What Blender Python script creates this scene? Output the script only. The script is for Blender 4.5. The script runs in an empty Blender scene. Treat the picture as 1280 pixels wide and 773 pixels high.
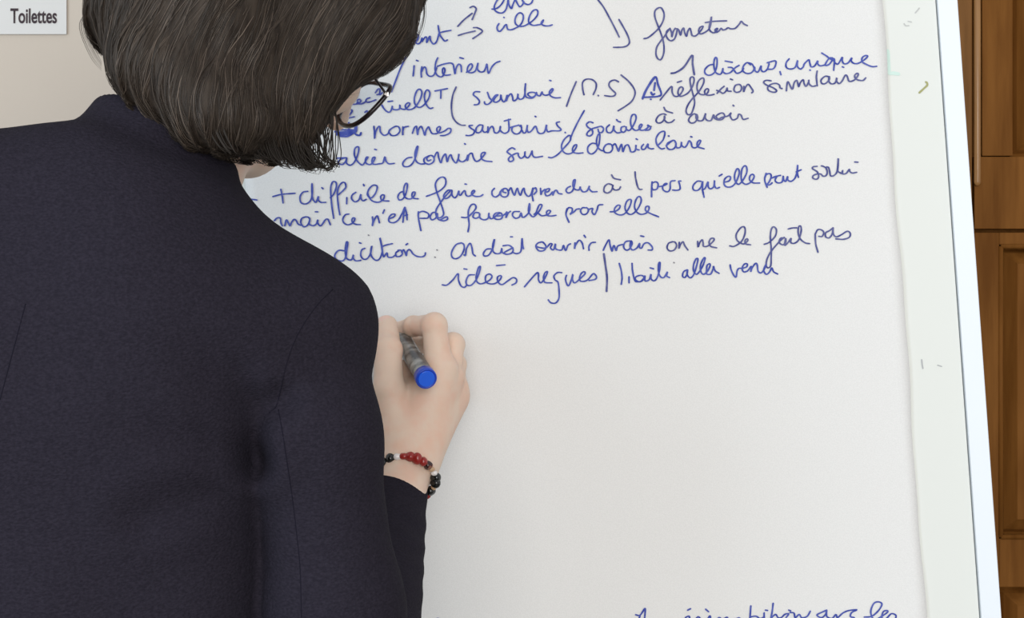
import bpy, bmesh, math, random
import numpy as np
from mathutils import Vector, Matrix
from mathutils.bvhtree import BVHTree

random.seed(7); RNG = np.random.default_rng(7)
SC = bpy.context.scene
COL = SC.collection

# ------------------------------------------------------------------ camera
cam_d = bpy.data.cameras.new('camera'); cam = bpy.data.objects.new('camera', cam_d); COL.objects.link(cam)
cam.location = (0, -1.5, 1.40); cam.rotation_euler = (math.pi / 2, 0, 0)
F_PX = 2025.0
cam_d.sensor_width = 36; cam_d.lens = 36 * F_PX / 1280; cam_d.clip_start = 0.05; cam_d.clip_end = 60
SC.camera = cam

# ------------------------------------------------------------------ light
W = bpy.data.worlds.new('world'); SC.world = W; W.use_nodes = True
W.node_tree.nodes['Background'].inputs[0].default_value = (0.95, 0.97, 1.0, 1)
W.node_tree.nodes['Background'].inputs[1].default_value = 0.66
def area(name, loc, target, size, power, color):
    d = bpy.data.lights.new(name, 'AREA'); d.shape = 'RECTANGLE'; d.size, d.size_y = size; d.energy = power; d.color = color
    o = bpy.data.objects.new(name, d); COL.objects.link(o); o.location = loc
    o.rotation_euler = (Vector(target) - Vector(loc)).to_track_quat('-Z', 'Y').to_euler(); return o
area('window_daylight_left', (-2.2, -2.1, 1.40), (0, 0, 1.2), (1.8, 2.0), 50, (0.72, 0.87, 1.0))
area('warm_front_key', (0.25, -3.2, 1.65), (0.2, 0, 1.2), (2.2, 1.8), 64, (1.0, 0.965, 0.925))  # warm key light added behind the camera to brighten the sheet evenly
SC.view_settings.view_transform = 'Standard'; SC.view_settings.look = 'None'
SC.view_settings.exposure = 0.045; SC.view_settings.gamma = 1.0; SC.view_settings.use_curve_mapping = False

# ------------------------------------------------------------------ helpers
def P(px, py, y):
    """a point of the photograph at world depth y (photo taken as 1280x773)"""
    D = y + 1.5
    return np.array([(px - 640) * D / F_PX, y, 1.40 - (py - 386.5) * D / F_PX])

def mat(name, col, rough=0.6, spec=0.3, metal=0.0, alpha=None, trans=0.0, noise=None, bump=None, sss=0.0, coat=0.0, attr=None):
    m = bpy.data.materials.new(name); m.use_nodes = True; nt = m.node_tree; b = nt.nodes['Principled BSDF']
    b.inputs['Base Color'].default_value = (*col, 1); b.inputs['Roughness'].default_value = rough
    b.inputs['Specular IOR Level'].default_value = spec; b.inputs['Metallic'].default_value = metal
    b.inputs['Transmission Weight'].default_value = trans; b.inputs['Coat Weight'].default_value = coat
    if sss:
        b.inputs['Subsurface Weight'].default_value = sss; b.inputs['Subsurface Radius'].default_value = (1, .35, .2)
        b.inputs['Subsurface Scale'].default_value = 0.006
    tc = nt.nodes.new('ShaderNodeTexCoord')
    def ntex(scale, detail, stretch=(1, 1, 1)):
        mp = nt.nodes.new('ShaderNodeMapping'); mp.inputs['Scale'].default_value = stretch
        nt.links.new(tc.outputs['Object'], mp.inputs[0])
        n = nt.nodes.new('ShaderNodeTexNoise'); n.inputs['Scale'].default_value = scale; n.inputs['Detail'].default_value = detail
        nt.links.new(mp.outputs[0], n.inputs['Vector']); return n
    if noise:      # (scale, detail, stretch, colour2, lo, hi)
        n = ntex(noise[0], noise[1], noise[2])
        r = nt.nodes.new('ShaderNodeMapRange'); r.inputs[1].default_value = noise[4]; r.inputs[2].default_value = noise[5]
        nt.links.new(n.outputs[0], r.inputs[0])
        mx = nt.nodes.new('ShaderNodeMix'); mx.data_type = 'RGBA'
        mx.inputs[6].default_value = (*col, 1); mx.inputs[7].default_value = (*noise[3], 1)
        nt.links.new(r.outputs[0], mx.inputs[0]); nt.links.new(mx.outputs[2], b.inputs['Base Color'])
    if attr:       # (colour2)  per-strand attribute
        a = nt.nodes.new('ShaderNodeAttribute'); a.attribute_name = 'shade'
        mx = nt.nodes.new('ShaderNodeMix'); mx.data_type = 'RGBA'
        mx.inputs[6].default_value = (*col, 1); mx.inputs[7].default_value = (*attr, 1)
        nt.links.new(a.outputs['Fac'], mx.inputs[0]); nt.links.new(mx.outputs[2], b.inputs['Base Color'])
    if bump:       # (scale, detail, stretch, strength, distance)
        n = ntex(bump[0], bump[1], bump[2])
        bp = nt.nodes.new('ShaderNodeBump'); bp.inputs['Strength'].default_value = bump[3]; bp.inputs['Distance'].default_value = bump[4]
        nt.links.new(n.outputs[0], bp.inputs['Height']); nt.links.new(bp.outputs[0], b.inputs['Normal'])
    return m

def root(name, label, cat, loc=(0, 0, 0), M=None, group=None):
    o = bpy.data.objects.new(name, None); COL.objects.link(o); o.empty_display_size = 0.05
    o.matrix_world = M if M is not None else Matrix.Translation(loc)
    o['label'] = label; o['category'] = cat
    if group: o['group'] = group
    o['_'] = 0; del o['_']
    MW[o.name] = (M.copy() if M is not None else Matrix.Translation(loc)); return o
MW = {}

def link(name, me, m, parent=None, label=None, kind=None, smooth=True):
    """verts are world coordinates; moved into the parent's frame"""
    me.update()
    if smooth: me.polygons.foreach_set('use_smooth', [True] * len(me.polygons))
    o = bpy.data.objects.new(name, me); COL.objects.link(o)
    if m: me.materials.append(m)
    if parent is not None:
        me.transform(MW[parent.name].inverted()); o.parent = parent; MW[o.name] = MW[parent.name]
    else: MW[o.name] = Matrix.Identity(4)
    if label: o['label'] = label
    if kind: o['kind'] = kind
    return o

def from_bm(bm, name):
    me = bpy.data.meshes.new(name); bm.normal_update(); bm.to_mesh(me); bm.free(); return me

def mesh(name, v, f):
    me = bpy.data.meshes.new(name); me.from_pydata([tuple(map(float, p)) for p in v], [], f); return me

def box_bm(bm, c, s, M=None, bevel=0.0, seg=2):
    r = bmesh.ops.create_cube(bm, size=1.0)
    vs = r['verts']
    T = (M or Matrix.Identity(4)) @ Matrix.Translation(c) @ Matrix.Diagonal((*s, 1))
    bmesh.ops.transform(bm, matrix=T, verts=vs)
    if bevel:
        es = list({e for v in vs for e in v.link_edges})
        bmesh.ops.bevel(bm, geom=es, offset=bevel, segments=seg, affect='EDGES', profile=0.6)
    return bm

def box(name, c, s, m, parent=None, M=None, bevel=0.0, seg=2, label=None, kind=None):
    bm = bmesh.new(); box_bm(bm, c, s, M, bevel, seg)
    return link(name, from_bm(bm, name), m, parent, label, kind, smooth=False)

def tube_data(pts, rads, n=8, cap=True):
    pts = [Vector(p) for p in pts]; V = []; Fc = []
    if not hasattr(rads, '__len__'): rads = [rads] * len(pts)
    t = (pts[1] - pts[0]).normalized(); up = Vector((0, 0, 1)) if abs(t.z) < .9 else Vector((1, 0, 0))
    a = t.cross(up).normalized()
    for i, p in enumerate(pts):
        t = (pts[min(i + 1, len(pts) - 1)] - pts[max(i - 1, 0)]).normalized()
        a = (a - t * a.dot(t)).normalized(); b = t.cross(a)
        for k in range(n):
            an = 2 * math.pi * k / n; V.append(p + (a * math.cos(an) + b * math.sin(an)) * rads[i])
        if i:
            for k in range(n):
                Fc.append(((i - 1) * n + k, (i - 1) * n + (k + 1) % n, i * n + (k + 1) % n, i * n + k))
    if cap:
        Fc.append(tuple(reversed(range(n)))); Fc.append(tuple(range((len(pts) - 1) * n, len(pts) * n)))
    return V, Fc

def tube(name, pts, rads, m, parent=None, n=10, label=None, closed=False):
    if closed: pts = list(pts) + [pts[0], pts[1]]
    V, Fc = tube_data(pts, rads, n, not closed)
    return link(name, mesh(name, V, Fc), m, parent, label)

def catmull(pts, sub=6):
    pts = [np.array(p, float) for p in pts]
    if len(pts) < 3: return [pts[0] + (pts[-1] - pts[0]) * t for t in np.linspace(0, 1, 4)]
    q = [2 * pts[0] - pts[1]] + pts + [2 * pts[-1] - pts[-2]]; out = []
    for i in range(1, len(q) - 2):
        for s in range(sub):
            t = s / sub; a, b, c, d = q[i - 1], q[i], q[i + 1], q[i + 2]
            out.append(.5 * ((2 * b) + (c - a) * t + (2 * a - 5 * b + 4 * c - d) * t * t + (3 * b - a - 3 * c + d) * t ** 3))
    out.append(pts[-1]); return out

# ---- signed distance shapes, meshed with surface nets
def cone(X, a, b, ra, rb):
    a = np.asarray(a, np.float32); b = np.asarray(b, np.float32); d = b - a; L2 = float(d @ d) + 1e-12
    px, py, pz = X[0] - a[0], X[1] - a[1], X[2] - a[2]
    t = np.clip((px * d[0] + py * d[1] + pz * d[2]) / L2, 0, 1)
    return np.sqrt((px - t * d[0]) ** 2 + (py - t * d[1]) ** 2 + (pz - t * d[2]) ** 2) - (ra + (rb - ra) * t)
def ell(X, c, axes, r):
    """ellipsoid: axes = 3 unit vectors, r = 3 radii"""
    d = [X[i] - c[i] for i in range(3)]; q = 0; g = 0
    for k in range(3):
        w = (d[0] * axes[k][0] + d[1] * axes[k][1] + d[2] * axes[k][2]); q = q + (w / r[k]) ** 2; g = g + (w / r[k] ** 2) ** 2
    q = np.sqrt(q); g = np.sqrt(g) + 1e-6
    return q * (q - 1) / g
def smin(a, b, k):
    h = np.clip(.5 + .5 * (b - a) / k, 0, 1); return b + (a - b) * h - k * h * (1 - h)
def smax(a, b, k): return -smin(-a, -b, k)

def nets(fn, lo, hi, h):
    lo = np.array(lo, float); hi = np.array(hi, float)
    n = np.maximum(np.ceil((hi - lo) / h).astype(int) + 1, 3)
    ax = [(lo[i] + h * np.arange(n[i])).astype(np.float32) for i in range(3)]
    X = (ax[0][:, None, None], ax[1][None, :, None], ax[2][None, None, :])
    v = np.broadcast_to(fn(X), tuple(n)).astype(np.float32)
    s = v < 0
    acc = np.zeros((n[0] - 1, n[1] - 1, n[2] - 1, 3), np.float32); cnt = np.zeros(acc.shape[:3], np.float32)
    sl = lambda o: tuple(slice(o[i], n[i] - 1 + o[i]) for i in range(3))
    for axis in range(3):
        o1, o2 = [i for i in range(3) if i != axis]
        for u in (0, 1):
            for w in (0, 1):
                o = [0, 0, 0]; o[o1] = u; o[o2] = w; p = list(o); p[axis] = 1
                a = v[sl(o)]; b = v[sl(p)]; c = (a < 0) != (b < 0)
                t = np.where(c, a / np.where(c, a - b, 1), 0)
                for i in range(3):
                    acc[..., i] += np.where(c, (t if i == axis else o[i]), 0)
                cnt += c
    m = cnt > 0; idx = -np.ones(m.shape, np.int64); idx[m] = np.arange(m.sum())
    ijk = np.argwhere(m); V = lo + h * (ijk + acc[m] / cnt[m][:, None])
    faces = []
    for axis in range(3):
        o1, o2 = (axis + 1) % 3, (axis + 2) % 3
        a = [slice(None)] * 3; b = [slice(None)] * 3
        a[axis] = slice(0, n[axis] - 1); b[axis] = slice(1, n[axis])
        c = s[tuple(a)] != s[tuple(b)]; inside = s[tuple(a)]
        e = np.argwhere(c)
        e = e[(e[:, o1] > 0) & (e[:, o2] > 0) & (e[:, o1] < n[o1] - 1) & (e[:, o2] < n[o2] - 1)]
        def g(d1, d2):
            q = e.copy(); q[:, o1] -= d1; q[:, o2] -= d2; return idx[q[:, 0], q[:, 1], q[:, 2]]
        quad = np.stack([g(1, 1), g(0, 1), g(0, 0), g(1, 0)], 1)
        ins = inside[e[:, 0], e[:, 1], e[:, 2]]
        quad[~ins] = quad[~ins][:, ::-1]; faces.append(quad)
    return V, np.concatenate(faces)

def np_mesh(name, V, Fq):
    me = bpy.data.meshes.new(name)
    me.vertices.add(len(V)); me.vertices.foreach_set('co', np.asarray(V, np.float32).ravel())
    k = Fq.shape[1]; me.loops.add(len(Fq) * k); me.loops.foreach_set('vertex_index', Fq.astype(np.int32).ravel())
    me.polygons.add(len(Fq)); me.polygons.foreach_set('loop_start', np.arange(len(Fq), dtype=np.int32) * k)
    me.polygons.foreach_set('loop_total', np.full(len(Fq), k, np.int32)); me.update(calc_edges=True); me.validate(); return me

# ------------------------------------------------------------------ materials
M_wall = mat('painted wall', (0.545, 0.475, 0.40), 0.9, 0.1, noise=(3, 2, (1, 1, 1), (0.525, 0.455, 0.385), .4, .6), bump=(260, 3, (1, 1, 1), .12, .002))
M_floor = mat('grey floor', (0.20, 0.19, 0.17), 0.6, 0.3, noise=(20, 4, (1, 1, 1), (0.16, 0.15, 0.13), .3, .7))
M_board = mat('whiteboard panel', (0.70, 0.72, 0.685), 0.5, 0.2, bump=(700, 2, (1, 1, 1), .05, .0005))
M_frame = mat('white lacquered frame', (0.75, 0.80, 0.845), 0.4, 0.25)
M_gapshade = mat('grey shadow line backing', (0.25, 0.25, 0.24), 0.8, 0.1)  # grey behind the panel gap paints in the shadow line along the frame
M_paper = mat('flip chart paper', (0.745, 0.744, 0.732), 0.95, 0.05, noise=(900, 3, (1, 1, 1), (0.70, 0.699, 0.687), .35, .65), bump=(420, 4, (1, 1, 1), .18, .0008))
M_ink = mat('blue marker ink', (0.040, 0.062, 0.32), 0.7, 0.1, noise=(160, 3, (1, 1, 1), (0.095, 0.125, 0.42), .35, .65))
M_inkg = mat('worn blue marker ink', (0.055, 0.065, 0.23), 0.7, 0.1, noise=(160, 3, (1, 1, 1), (0.13, 0.14, 0.30), .35, .65))
M_dot = mat('faint dry marker', (0.22, 0.22, 0.25), 0.8, 0.1)
M_wood = mat('varnished brown wood', (0.135, 0.050, 0.009), 0.55, 0.06, noise=(14, 7, (5, 5, .5), (0.225, 0.092, 0.020), .3, .7), bump=(60, 4, (4, 4, .3), .15, .001))
M_woodl = mat('wood with highlight tone', (0.42, 0.22, 0.075), 0.28, 0.6, noise=(9, 5, (6, 6, .45), (0.26, 0.12, 0.035), .35, .65))  # pale tone carries the bead's highlight in the colour
M_skin = mat('skin', (0.70, 0.535, 0.425), 0.5, 0.25, sss=0.10, noise=(45, 4, (1, 1, 1), (0.70, 0.475, 0.365), .42, .62), bump=(500, 3, (1, 1, 1), .10, .0006))
M_jacket = mat('navy crepe fabric', (0.0138, 0.0120, 0.0182), 0.95, 0.08, noise=(420, 3, (1, 1, 1.6), (0.0215, 0.0186, 0.0275), .35, .7), bump=(430, 2, (1, 1, 1.8), .55, .0016))
M_seam = mat('dark seam thread', (0.010, 0.009, 0.015), 0.95, 0.05)
M_trouser = mat('charcoal trouser cloth', (0.02, 0.02, 0.026), 0.95, 0.1)
M_shoe = mat('black leather', (0.012, 0.011, 0.011), 0.35, 0.4)
M_hair = mat('dark brown hair', (0.018, 0.013, 0.010), 0.6, 0.15, noise=(60, 4, (3, 3, .5), (0.045, 0.034, 0.026), .35, .65))
M_strand = mat('dark brown hair strands', (0.017, 0.0125, 0.0092), 0.5, 0.20, attr=(0.125, 0.095, 0.074))
M_gf = mat('dark plum spectacle frame', (0.012, 0.008, 0.010), 0.2, 0.5)
M_metal = mat('bright metal', (0.8, 0.75, 0.72), 0.2, 0.5, metal=0.9)
M_lens = bpy.data.materials.new('spectacle lens'); M_lens.use_nodes = True
_n = M_lens.node_tree; _n.nodes.remove(_n.nodes['Principled BSDF'])
_t = _n.nodes.new('ShaderNodeBsdfTransparent'); _t.inputs[0].default_value = (.93, .95, .97, 1)
_g = _n.nodes.new('ShaderNodeBsdfGlossy'); _g.inputs['Roughness'].default_value = .03
_x = _n.nodes.new('ShaderNodeMixShader'); _x.inputs[0].default_value = .06
_n.links.new(_t.outputs[0], _x.inputs[1]); _n.links.new(_g.outputs[0], _x.inputs[2]); _n.links.new(_x.outputs[0], _n.nodes['Material Output'].inputs[0])

# ------------------------------------------------------------------ setting
box('wall_back', (0, 0.68, 1.3), (9.0, 0.12, 2.6), M_wall, kind='structure')
box('floor', (0, -1.2, -0.05), (9.0, 3.9, 0.1), M_floor, kind='structure')
box('baseboard_back', (-2.0, 0.612, 0.05), (5.0, 0.016, 0.10), M_woodl, bevel=.003, kind='structure')

# wooden door right of the chart: frame boards, bead and two rows of recessed panels
YD = 0.62
def dx(px): return (px - 640) * (YD - .06 + 1.5) / F_PX
def dz(py): return 1.40 - (py - 386.5) * (YD - .06 + 1.5) / F_PX
def root_s(name, kind):
    o = bpy.data.objects.new(name, None); COL.objects.link(o); o['kind'] = kind; MW[o.name] = Matrix.Identity(4); o.empty_display_size = .05; return o
door = root_s('door_1', 'structure')
M_woodc = mat('golden brown casing', (0.16, 0.072, 0.02), 0.5, 0.1, noise=(14, 7, (5, 5, .5), (0.26, 0.12, 0.038), .3, .7), bump=(60, 4, (4, 4, .3), .15, .001))
def plank(name, x0, x1, z0, z1, yf, yb, m=M_wood, bev=.0012, tilt=0):
    box(name, ((x0 + x1) / 2, (yf + yb) / 2, (z0 + z1) / 2), (x1 - x0, yb - yf, z1 - z0), m, door, bevel=bev)
Y0 = YD - .06
plank('back_board', dx(1130), dx(1470), 0.0, 2.25, YD - .035, YD + .0)
plank('casing', dx(1130), dx(1215), 0.0, 2.25, Y0 - .002, YD - .035, M_woodc, bev=.002)
zj = dz(288.5)
plank('stile', dx(1227.5), dx(1266), dz(195) - .0, 2.25, Y0, YD - .035)
plank('rail', dx(1218), dx(1450), zj + .0022, dz(196), Y0, YD - .035)
plank('stile', dx(1431), dx(1470), dz(195), 2.25, Y0, YD - .035)
plank('stile', dx(1219), dx(1250), 0.02, zj - .0022, Y0 + .003, YD - .035)
plank('rail', dx(1250), dx(1450), dz(306), zj - .0022, Y0 + .003, YD - .035)
plank('rail', dx(1250), dx(1450), dz(735), dz(674), Y0 + .003, YD - .035)
plank('rail', dx(1250), dx(1450), 0.02, .14, Y0 + .003, YD - .035)
plank('stile', dx(1450), dx(1470), 0.02, zj - .0022, Y0 + .003, YD - .035)
def panel(x0, x1, z0, z1, yr):
    """raised and fielded panel: sloping margins up to a flat field"""
    e = .022; g = .006
    V = []; 
    for (i, y) in ((0, yr + .016), (g, yr + .022), (g + .004, yr + .016), (e, yr + .006), (e + .002, yr + .004)):
        V += [(x0 + i, y, z0 + i), (x1 - i, y, z0 + i), (x1 - i, y, z1 - i), (x0 + i, y, z1 - i)]
    Fc = []
    for k in range(4):
        for j in range(4): Fc.append((k * 4 + j, k * 4 + (j + 1) % 4, (k + 1) * 4 + (j + 1) % 4, (k + 1) * 4 + j))
    Fc.append((16, 17, 18, 19))
    link('panel', mesh('panel', V, Fc), M_wood, door, smooth=False)
panel(dx(1266), dx(1431), dz(196), 2.2, Y0)
panel(dx(1250), dx(1450), dz(674), dz(306), Y0 + .002)
panel(dx(1250), dx(1450), .14, dz(735), Y0 + .002)
tube('bead', [(dx(1220.5), Y0 - .004, z) for z in (dz(233), dz(231), dz(228), 2.2)], [.001, .0035, .0044, .0044], M_woodl, door, 14, label='rounded wooden bead with its highlight painted in')
# thin moulding round the lower panel
x0, x1, z0, z1 = dx(1252), dx(1448), dz(672), dz(308)
for a, b in (((x0, z0), (x0, z1)), ((x0, z1), (x1, z1)), ((x1, z1), (x1, z0)), ((x1, z0), (x0, z0))):
    tube('moulding', [(a[0], Y0 + .004, a[1]), (b[0], Y0 + .004, b[1])], .0035, M_wood, door, 8)

# ------------------------------------------------------------------ Toilettes sign on the wall
YW = 0.618
def wx(px, py, y=YW): return P(px, py, y)
sgn = root('wall_sign', 'white paper sign reading Toilettes stuck on the beige wall', 'sign', tuple(P(25, 15, YW)))
a = P(-60, 43, YW); b = P(83.5, -34, YW)
M_sign = mat('white sign paper', (0.63, 0.615, 0.59), .6, .15)
M_sgt = mat('dark grey sign print', (0.055, 0.04, 0.045), .7, .1)
box('sheet', ((a[0] + b[0]) / 2, YW - .0005, (a[2] + b[2]) / 2), (b[0] - a[0], .002, b[2] - a[2]), M_sign, sgn, bevel=.0004)
tx = bpy.data.curves.new('lettering', 'FONT'); tx.body = 'Toilettes'; tx.size = 1; tx.extrude = 0.0; tx.offset = .018
to = bpy.data.objects.new('tmp', tx); COL.objects.link(to); bpy.context.view_layer.update()
me = bpy.data.meshes.new_from_object(to.evaluated_get(bpy.context.evaluated_depsgraph_get())); bpy.data.objects.remove(to)
co = np.array([v.co[:] for v in me.vertices]); mn, mx = co.min(0), co.max(0)
A = P(13, 29.3, YW - .0022); B = P(71, 10.5, YW - .0022)
for v in me.vertices:
    v.co = (A[0] + (v.co.x - mn[0]) / (mx[0] - mn[0]) * (B[0] - A[0]), YW - .0024, A[2] + (v.co.y - mn[1]) / (mx[1] - mn[1]) * (B[2] - A[2]))
for p in me.polygons: p.flip()
link('lettering', me, M_sgt, sgn, smooth=False)

# ------------------------------------------------------------------ flip chart
TH = math.radians(-4.07)
cx, cz = 0.0698, 1.29
MB = Matrix.Translation((cx, 0, cz)) @ Matrix.Rotation(TH, 4, 'Y')
chart = root('flip_chart', 'white flip chart easel covered with blue French handwriting', 'flip chart', M=MB)
HW, HH = 0.37, 0.53
px2m = 1 / 1350.
fw = 25 * px2m; 
box('board_panel', (0, .008, 0), (2 * (HW - fw) - .002, .010, 2 * (HH - fw) - .002), M_board, chart, M=MB, bevel=.0006)
box('backing', (0, .020, 0), (2 * HW - .006, .012, 2 * HH - .006), M_gapshade, chart, M=MB)
for nm, c, s in (('frame_rail', (HW - fw / 2, .0115, 0), (fw, .024, 2 * HH)), ('frame_rail', (-HW + fw / 2, .0115, 0), (fw, .024, 2 * HH)),
                 ('frame_rail', (0, .0115, HH - fw / 2), (2 * (HW - fw), .024, fw)), ('frame_rail', (0, .0115, -HH + fw / 2), (2 * (HW - fw), .024, fw))):
    box(nm, c, s, M_frame, chart, M=MB, bevel=.0012, seg=3)
box('pen_tray', (0, -.03, -HH - .01), (2 * HW - .1, .07, .012), M_frame, chart, M=MB, bevel=.003)
box('paper_clamp', (0, -.010, HH - .035), (2 * HW - .16, .012, .03), M_frame, chart, M=MB, bevel=.003)
for (u, v) in ((-.25, -.42), (.33, -.42)):
    a = MB @ Vector((u, .03, -.2)); tube('leg', [tuple(a), (a.x + (u > 0) * .06 - (u < 0) * .06 + .03, -.04, 0.0)], .013, M_frame, chart, 14)
tube('leg', [tuple(MB @ Vector((0.02, .035, .3))), (0.10, .50, 0.0)], .013, M_frame, chart, 14, label='rear prop leg')

# paper sheet: right edge 95 px left of the frame's outer edge, slightly wavy surface
pr = HW - 94.5 * px2m; pl = -pr; pt = HH - .03; pb = -HH + .04
nu, nv = 60, 70; V = []; Fc = []
def paper_y(u, v):   # local: a barely lifted right margin
    e = max(0, (u - (pr - .02)) / .02); return -.0002 - .0012 * e * e * (.6 + .4 * math.sin(v * 17))
for j in range(nv + 1):
    for i in range(nu + 1):
        u = pl + (pr - pl) * i / nu; v = pb + (pt - pb) * j / nv
        if i == nu: u += .0008 * math.sin(v * 23) + .0005 * math.sin(v * 61)
        V.append(MB @ Vector((u, paper_y(u, v), v)))
for j in range(nv):
    for i in range(nu):
        k = j * (nu + 1) + i; Fc.append((k, k + 1, k + nu + 2, k + nu + 1))
nf = len(V)
V += [p + Vector((0, .0016, 0)) for p in V[:nf]]
Fc += [tuple(reversed([q + nf for q in f])) for f in Fc[:]]
for j in range(nv):
    for i, s in ((0, 1), (nu, -1)):
        k = j * (nu + 1) + i; Fc.append((k, k + nu + 1, k + nu + 1 + nf, k + nf)[::s])
paper = link('paper_sheet', mesh('paper_sheet', V, Fc), M_paper, chart, label='large sheet of flip chart paper')

# ---- handwriting, strokes lying on the sheet
def ribbons(strokes, w, conv, y0=-.0011):
    V = []; Fc = []; n = 0
    for st in strokes:
        p = [conv(st[i], st[i + 1]) for i in range(0, len(st), 2)]
        c = catmull(p, 5); c = [q for i, q in enumerate(c) if i == 0 or np.linalg.norm(q - c[i - 1]) > 1e-5]
        if len(c) < 2: c = [c[0], c[0] + np.array([.0006, 0])]
        c = np.array(c); t = np.gradient(c, axis=0); t /= (np.linalg.norm(t, axis=1)[:, None] + 1e-9)
        nr = np.stack([-t[:, 1], t[:, 0]], 1); m = len(c)
        ww = w * (.88 + .22 * np.abs(nr[:, 0]) ) * (1 + .07 * np.sin(np.arange(m) * .9 + n))
        # rounded ends
        e = w * .9
        c = np.vstack([c[0] - t[0] * e, c[0] - t[0] * e * .6, c, c[-1] + t[-1] * e * .6, c[-1] + t[-1] * e])
        nr = np.vstack([nr[0], nr[0], nr, nr[-1], nr[-1]]); ww = np.concatenate([[ww[0] * .25, ww[0] * .75], ww, [ww[-1] * .75, ww[-1] * .25]])
        b = len(V)
        for i in range(len(c)):
            y = y0 - (n + i) * 4e-7
            for s in (1, -1):
                q = c[i] + s * nr[i] * ww[i]; V.append((q[0], y, q[1]))
            if i: k = b + 2 * i; Fc.append((k - 2, k - 1, k + 1, k))
        n += len(c)
    return V, Fc
def write(label, ox, oy, sc, strokes, m=None, w=.00074, name='handwriting'):
    conv = lambda x, y: np.array([(ox + x / sc - 640) / 1350., 1.40 - (oy + y / sc - 386.5) / 1350.])
    V, Fc = ribbons(strokes, w, conv)
    o = link(name, mesh(name, V, Fc), m or M_ink, paper, smooth=False)
    if label: o['label'] = label
INK_DATA = True
G = M_inkg
write('blue handwritten word ending ent', 500, 0, 8, [[100,440,140,435,175,400,185,360,160,345,140,365,145,410,175,440,205,425,222,380,220,418,250,375,268,380,268,428,290,380,302,365,305,400,325,435,345,440,370,410,390,340],[382,258,388,300,400,350,430,395,450,412,475,402],[395,330,440,318,510,305]])
write('handwritten arrow pointing up', 500, 0, 8, [[578,265,640,200,722,135],[700,78,735,65,762,90,750,130,722,198]], G)
write('handwritten arrow pointing right', 500, 0, 8, [[583,357,650,335,752,312],[735,278,775,280,825,312,785,350,728,388]], G)
write('blue handwritten word cut by the top edge', 600, 0, 8, [[120,92,150,92,190,70,225,30,240,-10,210,-30,175,0,145,60,150,105,190,130,230,128,260,95,275,40,280,5],[282,-10,290,50,315,88,325,60,345,10,355,-5,370,30,395,68,420,55,440,20],[420,-5,440,30,480,48,515,30,530,-5]])
write('blue handwritten word ville', 600, 0, 8, [[190,238,172,270,178,305,200,315,230,285,250,255,265,250,275,290,300,300,340,290,400,255,430,200,430,150,400,130,370,150,350,200,360,245,400,265,450,258,520,215,570,160,578,115,555,98,520,120,490,180,490,230,530,255,580,250,615,240,635,200,612,235,640,258,690,260,722,250],[238,175,242,178]])
write('handwritten hooked arrow', 740, 0, 9.667, [[68,-5,140,90,220,235,290,370,328,450],[325,238,390,350,435,440,452,510,430,550,380,570,310,574,258,574]], G)
write('blue handwritten word formateur', 800, 0, 8, [[38,388,75,380,130,340,190,280,230,210,240,140,215,85,185,80,150,110,148,170,175,250,210,340,235,430,238,520,215,590,185,595,160,550,165,480,200,420,240,370,285,300],[300,285,265,320,265,370,300,408,340,395,362,345,372,290],[300,290,315,330,318,372,330,320,352,285],[365,290,385,300,405,355,415,310,435,282,445,325,465,365,475,320,495,285,508,310,520,355,550,362,580,340,620,290,628,265,600,275,585,310,600,340,640,330,690,290,710,220,712,170,705,210,690,280,705,315,740,330,770,300,770,285,750,300,760,325,790,310,810,285,825,300,850,298,880,280,905,290,950,285,990,245,1012,215,1035,240,1072,258],[652,228,740,215,865,210]], G)
write('blue handwritten word interieur after a slash', 480, 60, 8, [[218,95,160,220,110,350,75,440],[302,180,298,230,292,282],[325,125,342,132],[380,190,372,240,375,292],[376,240,400,195,420,205,430,260,460,285,500,270,528,200],[538,100,518,150,512,210,525,265,560,290,590,280,610,230,600,200,585,220,592,262,620,275,665,268],[535,185,590,165,660,152,690,165,700,200,710,262,720,210,745,165,770,180,775,240],[758,98,795,108],[825,245,860,225,885,185,870,160,840,190,835,235,870,250,910,235,930,190,940,150,935,210,960,240,1000,235,1020,190,1030,165,1045,255,1080,190,1120,150,1160,135]])
write('small raised handwritten T', 480, 60, 8, [[510,432,570,420,635,408],[570,420,568,505]])
write('blue handwriting behind the spectacle lens', 400, 100, 8, [[345,105,375,110,375,160,340,215,300,240,345,245,385,237],[375,205,395,195,410,210,395,230,375,220,380,238,420,240,455,220],[500,180,470,190,460,215,480,225,520,215,560,200],[555,130,580,95,600,95,595,140,570,150],[600,150,625,130],[200,378,270,370,320,320,315,300,285,310,262,350,275,380,345,370],[450,325,470,310,480,330]])
write('blue handwritten word ending uell', 400, 100, 8, [[610,240,650,300,690,325,715,300,725,260,725,290,760,300,795,290,800,250,805,285,850,295,880,270,900,240,880,230,855,255,865,290,900,298,950,275,1000,200,1020,130,1000,95,970,110,945,180,950,240,985,275,1030,260,1080,200,1100,140,1085,105,1060,110,1045,170,1060,240,1095,285,1130,280],[680,218,728,212]])
write('crossed-out blue scribble', 400, 100, 8, [[290,430,292,490],[358,430,350,495],[370,430,365,500],[150,520,200,500,370,505,300,515,160,530,370,518,200,540,170,550,330,535,200,560,260,568,300,555,340,530,365,550,400,555,412,530]], None, .0009)
write('handwritten opening bracket', 560, 80, 8, [[82,232,50,310,35,420,45,520,80,580,130,612,172,615]], G)
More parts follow.
